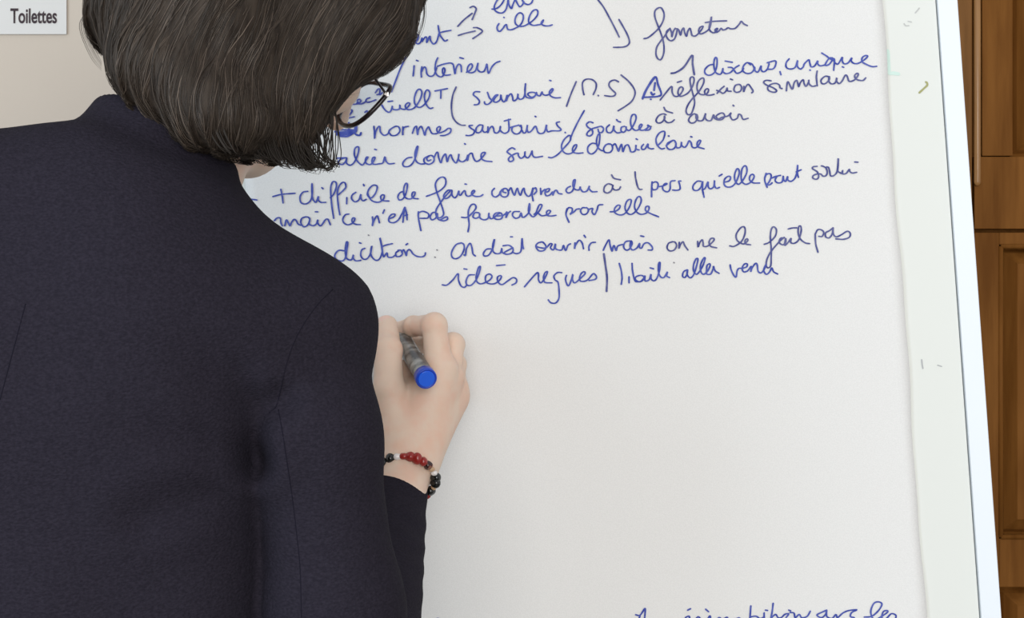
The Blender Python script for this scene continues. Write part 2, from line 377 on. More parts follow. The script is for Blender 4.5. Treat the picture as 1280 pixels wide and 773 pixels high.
write('blue handwritten word sanitaire with a crossed start', 560, 80, 8, [[318,280,270,280,255,310,290,340,315,375,300,405,262,410],[395,285,415,340,437,370,400,405,370,400,365,380],[435,370,470,320,500,310,480,330,455,370,480,385,520,360,530,310,535,350,555,380,575,365,592,310,582,375,600,330,630,300,645,330,655,370,690,350,700,300,702,340,730,355,765,320,775,200],[775,200,770,260,775,320,800,340,850,340,880,300,850,285,810,290,800,310,840,335,880,310,885,285,890,310,920,320,940,280,945,300,975,315,1020,300,1050,260,1040,250,1015,280,1025,320,1070,340,1125,338],[1015,165,1030,170]])
write('handwritten slash, M S and closing bracket', 690, 80, 8, [[242,178,190,300,145,425],[320,310,308,260,305,190,340,155,400,158,440,195,438,250,412,308],[460,315,465,320],[665,180,625,162,580,180,570,220,600,260,635,295,620,320,580,325,525,318],[690,112,760,170,815,240,830,300,800,370,740,420,660,470]], G)
write('handwritten warning triangle', 690, 80, 8, [[905,350,940,260,1030,130,1060,210,1092,300,1060,325,985,332,905,335],[912,330,960,230,1028,135],[1030,190,1020,265],[990,285,1005,310,1025,300],[985,355,990,355]], None, .0009)
write('handwritten figure one', 820, 60, 8, [[150,255,200,245,280,190,360,75,365,160,382,268]], G, .0009)
write('blue handwritten word discours', 820, 60, 8, [[580,165,530,175,490,215,490,255,530,275,580,250,605,190,610,120,595,95,580,130,580,200,600,250,640,265,660,240,668,205,670,240,700,258,745,245,790,200,830,175],[720,195,760,200,790,240,810,255,850,240,875,205],[690,132,762,145],[945,170,910,148,875,180,865,225,900,255,950,250,980,210,960,165,925,150],[985,195,990,230,1020,240,1050,180,1050,220,1075,240,1110,215,1130,160],[1110,150,1190,130,1195,170,1170,210,1120,215],[1238,238,1248,270]])
write('blue handwritten word reflexion', 820, 60, 8, [[212,345,255,332],[42,520,90,460,155,385,160,440,180,480,215,485,250,455,270,410,250,390,225,415,220,460,245,485,290,470,330,440,370,370,380,310,360,290,340,310,345,370,365,450,385,540,372,610,350,660,320,668,300,640,310,590,345,530,390,480,440,420,475,350,475,305,445,310,415,350,410,410,430,455,470,470,510,455,525,420,505,410,485,435,495,465,530,475,580,465],[680,385,650,410,610,455],[605,425,640,440,670,455,700,430,710,400,715,430,750,435],[742,312,765,320],[820,365,790,380,778,420,800,445,840,435,855,400,840,370,815,365],[878,385,875,440,890,400,920,365,950,400,970,435,955,450]], G)
write('blue handwritten word unique', 950, 60, 8, [[290,110,260,150,262,195,300,212,350,195,375,125,370,180,400,212,430,192,442,160,485,120,495,150,510,190,545,180,575,130,575,160,600,180,645,172],[615,52,660,80,700,110,740,130],[740,110,700,100,670,130,650,175,690,165,740,110,735,225],[720,100,750,150,780,160,820,95,820,130,840,160,880,150,915,100,910,130,935,155,980,155,1040,120,1075,85,1050,78,1020,100,1020,140,1070,170,1120,188,1165,185],[495,222,502,225],[820,190,835,195]])
write('blue handwritten word similaire', 950, 60, 8, [[110,330,60,325,35,345,60,370,130,400,165,430,140,445,90,430,75,400,100,370,150,355,190,370,200,400,220,408],[262,430,268,370,280,340,310,400,325,410,340,350,365,325,375,350,385,390,400,350,430,320,440,360,460,385,485,340,485,320,490,360,520,385,555,380],[570,232,562,290,570,380],[690,290,650,285,610,320,615,355,650,358,690,320,690,285,685,330,710,360,750,350,765,300,765,335,790,358,820,330,850,275,870,285,885,330,910,335,950,315,980,270,970,255,945,275,955,310,990,325,1030,325,1055,300]], G)
write('blue handwritten word normes', 400, 100, 8, [[540,465,545,520,548,588,555,530,580,475,600,470,605,520,640,555,680,540,700,500,750,468,785,470,800,510,770,550,720,558,692,530],[830,470,828,555,830,510,845,475,885,465],[925,535,945,480,965,465,970,500,978,550,985,500,1010,465,1030,500,1050,555,1060,510,1085,470,1100,500,1120,535,1150,540,1180,530,1205,485,1195,468,1170,485,1175,520,1200,530,1250,510,1285,485,1310,495,1300,530,1250,555,1205,558]])
write('blue handwritten word sanitaires', 570, 130, 8, [[165,215,130,220,150,245,185,270,170,305,130,318,100,315],[270,215,235,212,205,240,200,280,225,290,255,270,270,220,265,260,285,285,315,275],[320,230,318,290,335,250,360,225,375,245,385,285,415,290,440,260,445,225,440,260,470,290,500,292,530,260,525,155],[482,172,545,155],[540,238,600,220],[630,213,570,230,560,270,590,300,630,295,655,260,650,215,640,225],[655,255,675,290,700,280,715,210,710,250,725,285,755,270,790,225,805,240,820,285,850,298,885,280,905,210,905,250,920,280,960,270,1030,270,1050,255,1015,220,1005,190,1035,180],[790,125,800,130],[1090,285,1095,290]])
write('blue handwritten word sociales after a slash', 690, 130, 8, [[322,68,270,160,220,260,188,335],[410,190,375,180,345,205,360,235,400,260,405,300,375,322,348,310,360,280,400,250,450,235,490,225,515,250,500,285,470,285,460,255],[575,210,545,240,550,280,580,290,605,270,620,220,620,260,650,290,690,285],[645,158,660,175,685,182],[725,225,695,235,690,270,715,285,740,260,740,225,745,255,775,265,810,220,840,150,830,108,800,115,785,170,795,230,830,265,870,255,900,215,885,205,870,235,885,262,920,262,960,235,955,212,985,235,970,260,930,265]])
write('handwritten a with a grave accent', 810, 120, 8, [[180,190,150,180,105,200,80,245,100,272,140,262,165,225,165,200,165,240,195,268,235,262,262,240],[158,115,180,150,245,172]], G)
write('blue handwritten word avoir', 810, 120, 8, [[490,195,460,180,425,205,405,245,430,272,470,262,495,220,485,185,480,225,510,250,550,240,575,175,570,215,590,245,630,245,655,190,665,225,700,240,740,235,765,200,745,172,710,180,680,205,700,232,740,215,800,200,830,170,820,200,845,240,890,225,905,185,930,195,950,235,1000,225],[848,95,858,102]], G)
write('blue handwritten word ending alier', 400, 150, 8, [[165,385,220,380,270,380,230,385,190,410,190,440,230,445,260,410,270,380,265,430,300,455,340,430,375,360,390,290,378,268,350,290,345,350,365,400,400,440,430,450,465,400,480,375,465,375,455,410,470,440,510,445,545,400,550,375,530,380,520,420,540,445,590,440,630,430,650,370,660,410,690,440,745,435],[548,295,565,300]])
write('blue handwritten word domine', 450, 130, 8, [[520,535,470,545,430,590,440,625,490,625,530,590,560,520,580,430,565,440,550,510,560,570,600,600,650,600],[690,520,645,545,645,585,690,605,735,580,740,540,710,515,670,540,680,570,710,560],[740,540,765,490,780,490,788,540,810,590,825,540,852,502,862,520,872,580,890,530,910,510,925,550,960,592,985,540,990,500,985,555,1020,580,1060,560,1080,510,1075,570,1090,510,1120,495,1135,540,1160,575,1200,560,1250,500,1245,485,1215,500,1215,545,1250,570,1320,578],[1045,398,1055,405]])
write('blue handwritten word sur', 570, 130, 8, [[590,455,560,440,520,465,515,485,560,520,575,560,545,578,525,560,540,530,590,500,620,495,625,520,650,545,685,520,690,475,690,520,720,540,750,500,760,470,765,510,790,535,865,525]])
write('blue handwritten word le above domiciliaire', 690, 130, 8, [[-35,535,0,538,60,505,130,430,180,370,185,325,165,318,120,360,95,420,110,475,150,500,200,490,240,440,245,410,225,415,205,450,215,485,260,495,310,490]])
write('blue handwritten word domiciliaire', 690, 130, 8, [[440,400,400,395,360,430,360,480,395,502,440,470,470,400,478,310,460,310,445,370,455,430,490,465,520,470],[580,400,540,410,515,450,530,485,580,485,605,450,595,410,560,400],[605,420,630,400,650,440,665,475,680,430,695,405,702,440,710,480,730,425,758,410,775,440,790,480,830,470,840,410,840,450,870,462],[840,350,855,358],[915,405,895,430,900,455,930,450,960,400,960,435,990,450,1015,448],[1060,415,1110,360,1128,290,1110,275,1070,295,1040,350,1050,410,1090,450,1125,445],[1200,370,1160,390,1145,425,1170,455,1215,450,1240,410,1225,370,1200,370,1140,420],[1235,410,1250,440,1285,430,1295,380,1295,415,1325,435,1350,410,1370,370,1390,390,1400,430,1430,440,1460,420,1485,375,1470,365,1450,395,1460,430,1520,450],[1165,320,1170,325],[1385,328,1400,332]])
write('short handwritten dash at the jacket shoulder', 290, 210, 8, [[90,318,170,312,250,322]])
write('handwritten plus sign', 290, 210, 8, [[410,288,500,265,632,255],[490,215,505,290,512,352]])
write('blue handwritten word difficile', 290, 210, 8, [[760,235,710,245,682,290,690,345,735,362,785,330,805,250,802,155,800,250,810,310,840,345,865,285,865,320,890,345,940,345],[898,198,912,210],[985,300,1020,260,1045,190,1040,145,1010,140,990,190,990,270,1000,380,1018,505],[1065,270,1120,220,1140,190,1130,150,1100,150,1065,200,1055,270,1065,380,1080,470],[1150,298,1148,360],[1240,245,1205,270,1198,310,1230,340,1270,320,1290,265,1290,300,1310,330,1345,315],[1315,165,1323,180],[1360,240,1355,270,1390,302,1430,265,1452,210,1448,180,1410,175,1370,215,1360,260,1395,325,1460,345,1510,320,1525,280,1505,270,1488,290,1495,320,1520,330,1570,332]])
write('blue handwritten word de', 430, 210, 8, [[600,235,560,250,540,290,555,322,595,305,625,240,635,170,620,155,600,200,600,270,625,305,670,310,705,275,710,245,690,245,680,280,700,305,742,310]])
write('blue handwritten word faire', 430, 210, 8, [[825,285,880,265,950,235,1010,180,1018,120,990,92,945,110,915,160,925,230,960,330,990,420,995,470,960,500,925,480,920,430,950,370,1010,290,1060,235],[1080,225,1040,225,1000,270,1005,305,1040,300,1075,260,1080,225,1080,270,1105,300,1130,280,1150,230,1150,260,1165,275,1195,235,1210,232,1220,270,1240,285,1270,275,1305,240,1300,225,1280,240,1280,265,1310,285,1360,285,1390,268],[1210,162,1225,165]])
write('blue handwritten word comprendre', 570, 210, 8, [[385,205,360,235,365,275,395,292,430,270,445,235],[490,205,455,225,445,265,470,290,510,285,525,245,505,210,475,210,470,240,500,250],[525,235,550,200,565,240,585,275,600,230,615,205,625,240,645,275,665,220,680,205,690,250,720,285,750,265,770,200,762,270,772,330],[770,215,795,200,805,235,780,265],[845,205,850,268,860,240,890,215],[895,245,925,235,935,210,905,215,890,250,905,280,940,270,968,240,968,275,985,235,1005,225,1025,255,1060,262],[1145,185,1115,200,1100,230,1125,252,1165,230,1185,170,1192,120,1175,130,1170,180,1190,215,1230,220,1242,190,1245,210,1270,240,1310,230,1335,180,1330,205,1360,238,1410,238]])
write('second handwritten a with a grave accent, above pour', 700, 200, 8, [[520,250,480,240,445,270,440,315,475,332,515,305,530,250,525,280,550,302,590,295,605,270],[515,150,540,185,605,200]], G)
write('handwritten figure one before pers', 700, 200, 8, [[750,120,755,180,775,265,795,295,820,295]], G)
write('blue handwritten abbreviation pers', 800, 200, 8, [[120,220,115,300,115,370],[118,235,155,220,180,240,170,290,130,300,120,280],[180,270,230,260,270,240,250,238,225,270,235,305,275,320,300,290,305,220,350,208],[408,212,385,215,395,245,400,290,370,305,325,302]])
write("blue handwritten words qu'elle", 800, 200, 8, [[610,215,570,215,530,260,535,300,575,305,610,270,625,215,625,300,640,375],[620,300,650,285,680,220,680,265,700,290,735,270,745,205,745,260,765,285,795,275],[790,162,820,145],[840,225,890,210,905,175,880,165,845,195,840,245,870,272,920,265,960,220,990,140,985,95,965,95,945,150,950,210,985,245,1030,200,1065,130,1065,75,1045,60,1020,90,1010,160,1020,220,1060,245,1110,220,1140,170,1125,145,1100,160,1095,200,1130,230,1195,232]])
write('blue handwritten word peut', 940, 190, 8, [[140,215,125,280,150,355],[125,260,145,225,180,220,190,250,170,300,150,325,175,330,200,310],[190,265,240,245,290,235,250,245,230,285,255,310,300,300,310,240,315,280,335,295,355,245,355,280,390,295,430,260,450,190,455,130,450,200,462,255],[440,200,490,180]])
write('blue handwritten word sortir', 940, 190, 8, [[650,145,610,150,605,170,650,200,665,250,640,275,605,260,615,235,660,220,690,225,705,242,735,240,750,210,740,165,710,145,690,140],[745,150,765,160,775,200,785,240,820,235,850,190,860,65,860,130,855,190,880,210,895,215,905,185,905,220,940,215,970,175,975,195,1000,212,1045,205],[1025,102,1058,104]], G)
write('blue handwritten word mais beside the jacket', 290, 210, 8, [[425,528,455,500,485,505,490,545,505,580],[530,580,545,520,565,550,580,580,600,540,625,515,645,530,660,560,690,575],[740,490,700,505,690,550,720,590,760,570,780,520,765,495,740,490],[780,510,775,560,810,580,845,560,860,520,860,555,890,580,935,520,960,515,975,545,985,570],[835,440,860,440]])
write('blue handwritten word ce', 430, 210, 8, [[50,462,15,470,-10,510,0,550,40,570,90,550,110,510,95,500,80,520,90,550,120,565,165,568]])
write("blue handwritten words n'est", 430, 210, 8, [[285,490,290,530,285,580,300,530,330,480,345,510,355,550],[405,420,390,455],[450,510,500,490,510,465,480,465,450,500,455,540,500,548,545,520,580,460,610,395,600,450,590,545],[610,395,625,450,632,520],[600,480,635,470]])
write('blue handwritten word pas before favorable', 430, 210, 8, [[745,440,745,500,770,628],[745,450,790,435,845,460,840,500,800,505,760,505],[920,445,885,450,862,490,880,520,920,500,935,455,935,500,960,522,1000,500,1030,490,1035,515,1000,530,965,525]])
write('blue handwritten word favorable', 570, 210, 8, [[55,495,110,495,165,450,200,400,185,365,150,375,125,430,125,500,132,570,120,640],[230,450,190,450,170,490,200,505,235,485,235,455,240,500,280,520,320,505,330,455],[330,480,350,510,390,490,440,450,465,480,450,510,405,515,375,490,395,455,440,450,400,480,450,480],[465,480,495,460,510,440,500,500,520,455,545,435],[635,438,580,440,565,475,595,505,635,490,650,450,665,495,700,480,735,430,735,355,725,430,745,470,770,490,800,470,840,420,860,375,835,370,815,410,800,450,780,465],[790,465,820,455,860,480,920,465,945,435,925,425,905,445,915,475,950,482,1000,475]])
write('blue handwritten word pour', 700, 200, 8, [[70,490,60,550,90,625],[65,515,85,480,120,485,120,520,100,545,140,520,165,495,195,490],[260,480,225,480,205,510,225,545,265,540,285,500,265,478],[280,500,325,485,320,520,345,548,370,500,385,455,428,448]])
write('blue handwritten word elle', 700, 200, 8, [[500,520,550,515,590,490,600,460,575,455,545,490,550,530,600,552,650,535,695,470,712,410,695,395,665,420,650,480,670,530,715,545,770,500,810,420,805,375,780,370,755,410,745,470,765,520,810,545,865,530,890,490,885,465,860,470,855,505,900,535,985,570]])
write('blue handwritten word ending diction with a faint colon', 410, 280, 8, [[160,270,110,265,75,300,70,335,100,365,150,370,180,330,190,260,200,190,185,185,175,250,180,330,210,360,240,355,255,310,255,345,280,370,330,365],[315,190,332,195],[370,245,340,260,328,310,350,350,390,350,425,300,440,220,428,280,440,330,480,365,520,345,545,260,520,140,535,220,550,300,560,330,590,290,600,330,640,335,680,310],[545,225,590,210,645,198],[710,270,680,290,685,325,720,325,745,300,730,265,700,265],[740,290,755,260,770,280,785,320,790,280,810,258,830,270,850,300,890,325,940,330,970,315,975,290],[780,210,798,198]])
write('blue handwritten word on before doit', 550, 280, 8, [[215,190,160,210,118,280,120,330,155,350,205,325,240,260,240,210,215,190],[240,310,255,315,265,250,300,195,320,240,330,300,355,322]])
write('blue handwritten word doit', 550, 280, 8, [[510,250,465,255,435,295,445,322,490,310,530,240,545,155,530,200,530,270,560,298,605,290,618,245,622,285,650,300],[630,220,690,215,730,250,720,290,670,305,640,290,690,260,730,240],[735,290,770,298,810,270,820,145,825,200,835,250],[705,130,725,130]])
write('blue handwritten word ouvrir', 550, 280, 8, [[1020,180,975,195,960,230,990,270,1040,265,1060,225,1030,185,1010,180],[970,230,1010,240,1060,240,1100,200,1120,205,1105,240,1135,260,1155,200,1155,245,1185,262,1220,258,1235,215,1255,268,1280,215,1305,200],[1350,190,1345,250,1355,215,1390,165,1420,190,1435,250],[1440,115,1455,135],[1490,265,1490,225,1515,190,1555,185]])
write('blue handwritten word mais above the vertical bar', 680, 280, 8, [[592,265,620,205,650,160,660,210,680,275,690,230,702,220,720,268,735,225,770,210,795,205],[860,170,815,180,795,225,815,260,850,255,880,200,870,170,860,225,885,262,930,240,955,195,955,235,975,242,1000,200,1040,190,1080,230,1080,260,1040,262],[965,120,998,128]])
write('handwritten word on before ne', 820, 280, 8, [[165,180,125,195,110,240,135,270,180,262,205,220,190,185,160,178],[232,185,228,245,245,205,270,180,285,215,318,262]], G)
write('handwritten word ne', 820, 280, 8, [[415,175,420,232,435,190,460,160,470,190,475,225,520,220,575,170,575,145,545,150,530,185,545,225,605,240]], G)
write('handwritten word le before fait', 820, 280, 8, [[735,220,780,225,850,180,885,110,890,50,870,28,835,50,800,110,810,165,850,195,880,200,915,170,910,150,890,165,895,200,945,210]], G)
write('handwritten word fait', 930, 270, 8, [[200,285,250,265,310,205,322,140,295,110,270,140,262,220,270,320,270,420,265,500,235,520,220,490,230,430,270,355,350,260,400,215],[405,220,365,225,350,265,385,290,415,265,415,225,405,295,440,265,470,225,465,265,500,275,545,240,570,150,565,105,545,110,540,170,560,230,610,270,655,278],[440,132,480,122,525,120]], G)
write('handwritten word pas at the line end', 930, 270, 8, [[710,180,715,280,738,365],[712,180,735,140,770,140,795,165,780,205,745,205],[890,120,850,150,815,170,815,210,850,220,880,180,890,120,890,180,920,210,970,190,1030,155,1060,175,1050,215,990,235,915,230]], G)
write('blue handwritten word idees', 550, 310, 8, [[22,370,70,372,130,320,180,258,185,320,210,380,245,395,270,370],[240,210,270,215],[345,270,290,275,262,330,270,370,310,375,355,330,385,270,405,190,385,200,365,270,365,330,400,360,450,348,500,320,520,285,495,262,460,280,455,325,480,355,540,360,590,330,615,290,600,278,575,295,580,340,620,368,680,330,730,298,765,315,760,350,720,372],[565,178,650,170]])
write('blue handwritten word recues with a cedilla', 550, 310, 8, [[845,390,900,325,970,250,985,265,985,320,1010,350,1050,300,1075,240,1050,250,1035,300,1050,345,1120,350],[1218,248,1175,248,1140,280,1150,320,1180,345,1190,420,1190,500,1160,550,1110,550,1082,520],[1265,275,1255,310,1265,355,1285,380,1310,330,1328,265,1325,320,1350,350,1410,300,1450,260,1440,238,1410,260,1395,305,1410,335,1470,325,1520,270,1540,258,1565,290,1550,315,1490,328]])
write('handwritten vertical bar', 680, 310, 8, [[598,60,615,180,630,300,625,435]], G, .0009)
write('blue handwritten word liberte', 680, 310, 8, [[752,155,770,220,780,300,772,365],[850,290,850,350],[880,155,885,230,905,320,930,340,980,330,1000,295,970,275,920,290,915,320,960,340,1000,300,1010,280,1010,330,1050,320,1070,265,1070,310,1100,330,1130,300,1155,220,1160,150,1145,160,1145,240,1165,290,1200,295,1235,240,1225,280,1255,298],[1060,200,1095,210]])
write('blue handwritten word aller', 840, 310, 8, [[150,220,115,240,105,285,130,295,150,260,155,215,150,265,180,300,215,270,245,180,258,115,240,110,215,170,215,230,245,265,285,220,315,160,330,105,315,105,285,170,285,230,310,265,350,240,380,180,375,160,350,175,345,220,345,260,385,262,410,210,415,185,430,230,470,255]])
write('blue handwritten word venir', 840, 310, 8, [[580,170,590,220,620,280,640,290,650,230,670,205,700,205,745,190,750,160,720,165,700,205,715,240,755,230,792,185,785,240,800,200,835,155,850,170,860,235,890,250,920,215,940,165,915,220,940,265,975,240,995,200,1015,240,1055,262]])
write('capital letter tip at the bottom edge', 780, 733, 8, [[115,285,160,290,205,225,212,240,205,330],[160,290,150,330]])
write('blue accented word tops at the bottom edge', 780, 733, 8, [[635,240,665,225],[815,230,845,255],[610,330,620,310,650,300,660,330,690,340,720,325,740,305,765,325,790,340,830,335,860,295,870,340,930,330,950,312,985,330,1030,310,1045,335,1120,325,1150,316,1170,335]])
write('letter tip beside the sleeve at the bottom edge', 780, 733, 8, [[-1870,330,-1865,322,-1850,325]])
write('blue handwritten word ending bition at the bottom edge', 920, 733, 6.095, [[112,150,105,245],[105,235,150,228,180,245,210,235,212,200,215,240],[222,182,240,185],[282,130,275,190,265,245,270,240,300,215,320,240,345,238,370,215,400,210,380,240],[410,200,440,205,450,240,480,215,500,240,540,230,565,190],[400,182,415,188]])
write('blue handwritten word avec at the bottom edge', 920, 733, 6.095, [[690,182,650,200,615,220,650,240,680,215,690,185,690,230,730,245,760,215,770,240,800,215,820,200,860,185,920,180,880,200,870,230,900,240]])
write('blue handwritten word les at the bottom edge', 920, 733, 6.095, [[975,235,1030,230,1080,190,1110,140,1090,120,1050,130,1025,190,1040,245,1070,250,1100,235,1150,200,1150,185,1120,195,1110,240,1140,250,1180,210,1215,220,1215,245]])
for x, y in ((460.5,294),(543.5,321.5),(546,312.5),(813.5,158),(835,170),(863.5,171),(916,131.5),(842,328.3),(581,180)):
    write(None, x, y, 1, [[0,0,.8,.5]], M_dot, .0006, name='pen_dot')
# stray marks on the board beside the sheet
def mark(label, col, strokes, w=.0007):
    m = mat('dry mark', col, .8, .1)
    conv = lambda x, y: np.array([(x - 640) / 1350., 1.40 - (y - 386.5) / 1350.])
    V, Fc = ribbons(strokes, w, conv, y0=.0026)
    link('stray_mark', mesh('stray_mark', V, Fc), m, chart, label=label, smooth=False)
mark('olive stray pen mark', (.36, .36, .17), [[1150,115.5,1156,110,1160,106,1159.5,103,1158,102]], .0009)
mark('small grey stray mark', (.50, .51, .50), [[1145,15.5,1148,12,1150,9.5],[1131,29,1133,31.5,1137,31.5],[1136,26,1140,27]], .0006)
mark('grey stray mark', (.42, .43, .44), [[1153,450,1153.5,455,1154.5,461],[1173,457,1178,458.5]], .0006)
mark('pale green smudge', (.58, .74, .68), [[1110,63,1111,75,1112,90,1118,91,1124,92]], .0018)

# ------------------------------------------------------------------ person
def Q(px, py, D): return P(px, py, D - 1.5)
person = root('person', 'woman with a dark bob in a navy jacket, back turned, writing on the flip chart', 'person', (-0.34, -0.36, 0))
MI = [np.array(a, float) for a in ((1, 0, 0), (0, 1, 0), (0, 0, 1))]
def nrm(a): a = np.array(a, float); return a / np.linalg.norm(a)
# head frame
HF = nrm((.52, .64, -.565)); HU = np.array((.53, .15, .82)); HU = nrm(HU - HF * (HU @ HF)); HR = np.cross(HF, HU)
HC = Q(350, -14, 1.20)
def hp(f, u, r): return HC + HF * f + HU * u + HR * r
HA = [HF, HU, HR]

def f_head(X):
    d = ell(X, hp(-.012, .028, 0), HA, (.096, .090, .074))
    d = smin(d, ell(X, hp(.026, -.030, 0), HA, (.060, .082, .056)), .03)           # face mass
    d = smin(d, cone(X, hp(.042, -.103, 0), hp(.064, -.104, 0), .022, .020), .03)   # chin
    for s in (1, -1):
        d = smin(d, cone(X, hp(-.005, -.068, s * .050), hp(.055, -.098, s * .016), .014, .014), .03)   # jaw
        d = smin(d, ell(X, hp(.064, -.032, s * .034), HA, (.020, .018, .022)), .025)   # cheek
        d = smax(d, -ell(X, hp(.096, .004, s * .032), HA, (.012, .012, .019)), .012)   # eye socket
        d = smin(d, ell(X, hp(.080, .003, s * .031), HA, (.0125, .0125, .0140)), .003)
        d = smin(d, cone(X, hp(.079, .022, s * .012), hp(.068, .024, s * .044), .006, .005), .014)     # brow
        d = smin(d, ell(X, hp(-.008, -.005, s * .078), [nrm(HF + HR * s * .5), HU, nrm(HR * s - HF * .5)], (.017, .031, .005)), .006)   # ear
        d = smax(d, -ell(X, hp(-.004, -.002, s * .088), HA, (.008, .014, .006)), .006)
        d = smin(d, ell(X, hp(.092, -.042, s * .011), HA, (.009, .007, .007)), .006)
    d = smin(d, cone(X, hp(.088, .006, 0), hp(.108, -.036, 0), .006, .0095), .010)   # nose
    d = smin(d, ell(X, hp(.091, -.066, 0), HA, (.009, .0045, .022)), .006)
    d = smin(d, ell(X, hp(.089, -.075, 0), HA, (.010, .0055, .019)), .006)
    d = smax(d, -cone(X, hp(.101, -.0705, -.018), hp(.101, -.0705, .018), .0016, .0016), .003)
    d = smin(d, cone(X, hp(-.012, -.050, 0), Q(202, 270, 1.135), .046, .046), .03)    # neck
    return d
def f_trunk(X):
    d = cone(X, (-.285, -.37, 1.38), (-.335, -.36, 1.15), .095, .092)
    d = smin(d, cone(X, (-.335, -.36, 1.15), (-.345, -.365, .95), .092, .112), .08)
    for a, b, ra, rb in ((Q(205, 300, 1.13), RS, .05, .036), (RS, Q(393, 545, 1.09), .036, .032), (Q(393, 545, 1.09), Q(418, 760, 1.10), .032, .032), (Q(418, 760, 1.10), REL, .032, .032), (REL, RWR, .032, .018),
                         ((-.29, -.40, 1.47), LS, .04, .036), (LS, LEL, .036, .032), (LEL, LWR, .032, .021)):
        d = smin(d, cone(X, a, b, ra, rb), .03)
    for s in (-1, 1):
        d = smin(d, cone(X, (-.345 + s * .085, -.37, .90), (-.345 + s * .10, -.36, .50), .080, .052), .03)
        d = smin(d, cone(X, (-.345 + s * .10, -.36, .50), (-.345 + s * .11, -.38, .09), .050, .032), .02)
        d = smin(d, cone(X, (-.345 + s * .11, -.37, .05), (-.345 + s * .13, -.22, .035), .030, .022), .02)
    return d
RS = Q(370, 426, 1.12); REL = Q(441, 862, 1.16); RWR = Q(500, 608, 1.375)
LS = np.array((-.465, -.44, 1.452)); LEL = np.array((-.53, -.45, 1.17)); LWR = np.array((-.50, -.33, .96))

# right hand: joints given on the photograph with their depth in front of the sheet
def H(px, py, y, r=0): return P(px, py, -y)
hand = {
 'thumb':  [(H(497, 545, .104), .0165), (H(486, 487, .102), .0135), (H(485, 438, .088), .0118), (H(483.5, 408, .062), .0098)],
 'index':  [(H(549, 462, .084), .0130), (H(543, 407, .082), .0105), (H(517, 408, .052), .0086), (H(499, 412, .030), .0070)],
 'middle': [(H(560, 472, .070), .0125), (H(566, 431, .056), .0100), (H(537, 431, .034), .0085), (H(513, 431, .022), .0072)],
 'ring':   [(H(566, 484, .054), .0118), (H(569, 456, .036), .0095), (H(545, 455, .020), .0080), (H(522, 460, .016), .0070)],
 'little': [(H(567, 500, .040), .0110), (H(564, 484, .020), .0085), (H(545, 488, .0125), .0072), (H(529, 496, .0125), .0062)],
}
def f_hand(X):
    w1, w2 = H(500, 578, .112), H(517, 576, .106)
    wl = REL + (Q(498, 604, 1.395) - REL) * .80
    d = smin(cone(X, wl, w1, .018, .0185), cone(X, wl + np.array((.004, 0, 0)), w2, .018, .0185), .012)
    for k, wv, r0 in (('index', w2, .018), ('middle', w2, .018), ('ring', w2, .0175), ('little', H(526, 562, .090), .017)):
        d = smin(d, cone(X, wv, hand[k][0][0], r0, hand[k][0][1]), .012)
    d = smin(d, cone(X, w1, hand['index'][0][0], .018, .012), .012)
    d = smin(d, cone(X, H(497, 500, .088), H(507, 462, .066), .012, .009), .010)
    d = smin(d, cone(X, w1, hand['thumb'][0][0], .0185, .0165), .012)
    d = smin(d, cone(X, hand['thumb'][0][0], H(520, 500, .086), .016, .014), .014)
    d = smin(d, cone(X, H(535, 540, .09), H(567, 497, .052), .016, .0125), .012)
    for k, ch in hand.items():
        f = None
        for i in range(3):
            (a, ra), (b, rb) = ch[i], ch[i + 1]
            c = cone(X, a, b, ra, rb * 1.0)
            f = c if f is None else smin(f, c, .003)
        for i in (1, 2):
            f = smin(f, cone(X, ch[i][0], ch[i][0], ch[i][1] * 1.03, ch[i][1] * 1.03), .003)
        d = smin(d, f, .0045)
    # knuckle tendons on the back of the hand
    for k in ('index', 'middle'):
        d = smin(d, cone(X, hand[k][0][0] + np.array((0, -.0022, 0)), (hand[k][0][0] + w2) / 2 + np.array((0, -.004, 0)), hand[k][0][1], .010), .006)
    return d
def f_lhand(X):
    w = LWR; a = nrm(LWR - LEL); s = nrm(np.cross(a, (1, 0, 0))); o = np.cross(a, s)
    pt = lambda l, c, t=0: w + a * l + s * c + o * t
    d = cone(X, w - a * .10, w, .021, .020)
    for i, (c, L) in enumerate(((.027, .9), (.009, 1.0), (-.009, .93), (-.026, .75))):
        k = pt(.085 - .004 * i, c * .95)
        d = smin(d, cone(X, w, k, .018, .0115), .012)
        f = cone(X, k, pt(.085 + .042 * L, c * 1.05, .010), .0105, .009)
        f = smin(f, cone(X, pt(.085 + .042 * L, c * 1.05, .010), pt(.085 + .066 * L, c * 1.0, .026), .009, .008), .003)
        f = smin(f, cone(X, pt(.085 + .066 * L, c * 1.0, .026), pt(.085 + .080 * L, c * .95, .044), .008, .0068), .003)
        d = smin(d, f, .004)
    f = smin(cone(X, pt(.02, .015), pt(.055, .044, .012), .016, .012), cone(X, pt(.055, .044, .012), pt(.105, .048, .032), .011, .0085), .006)
    return smin(d, f, .010)

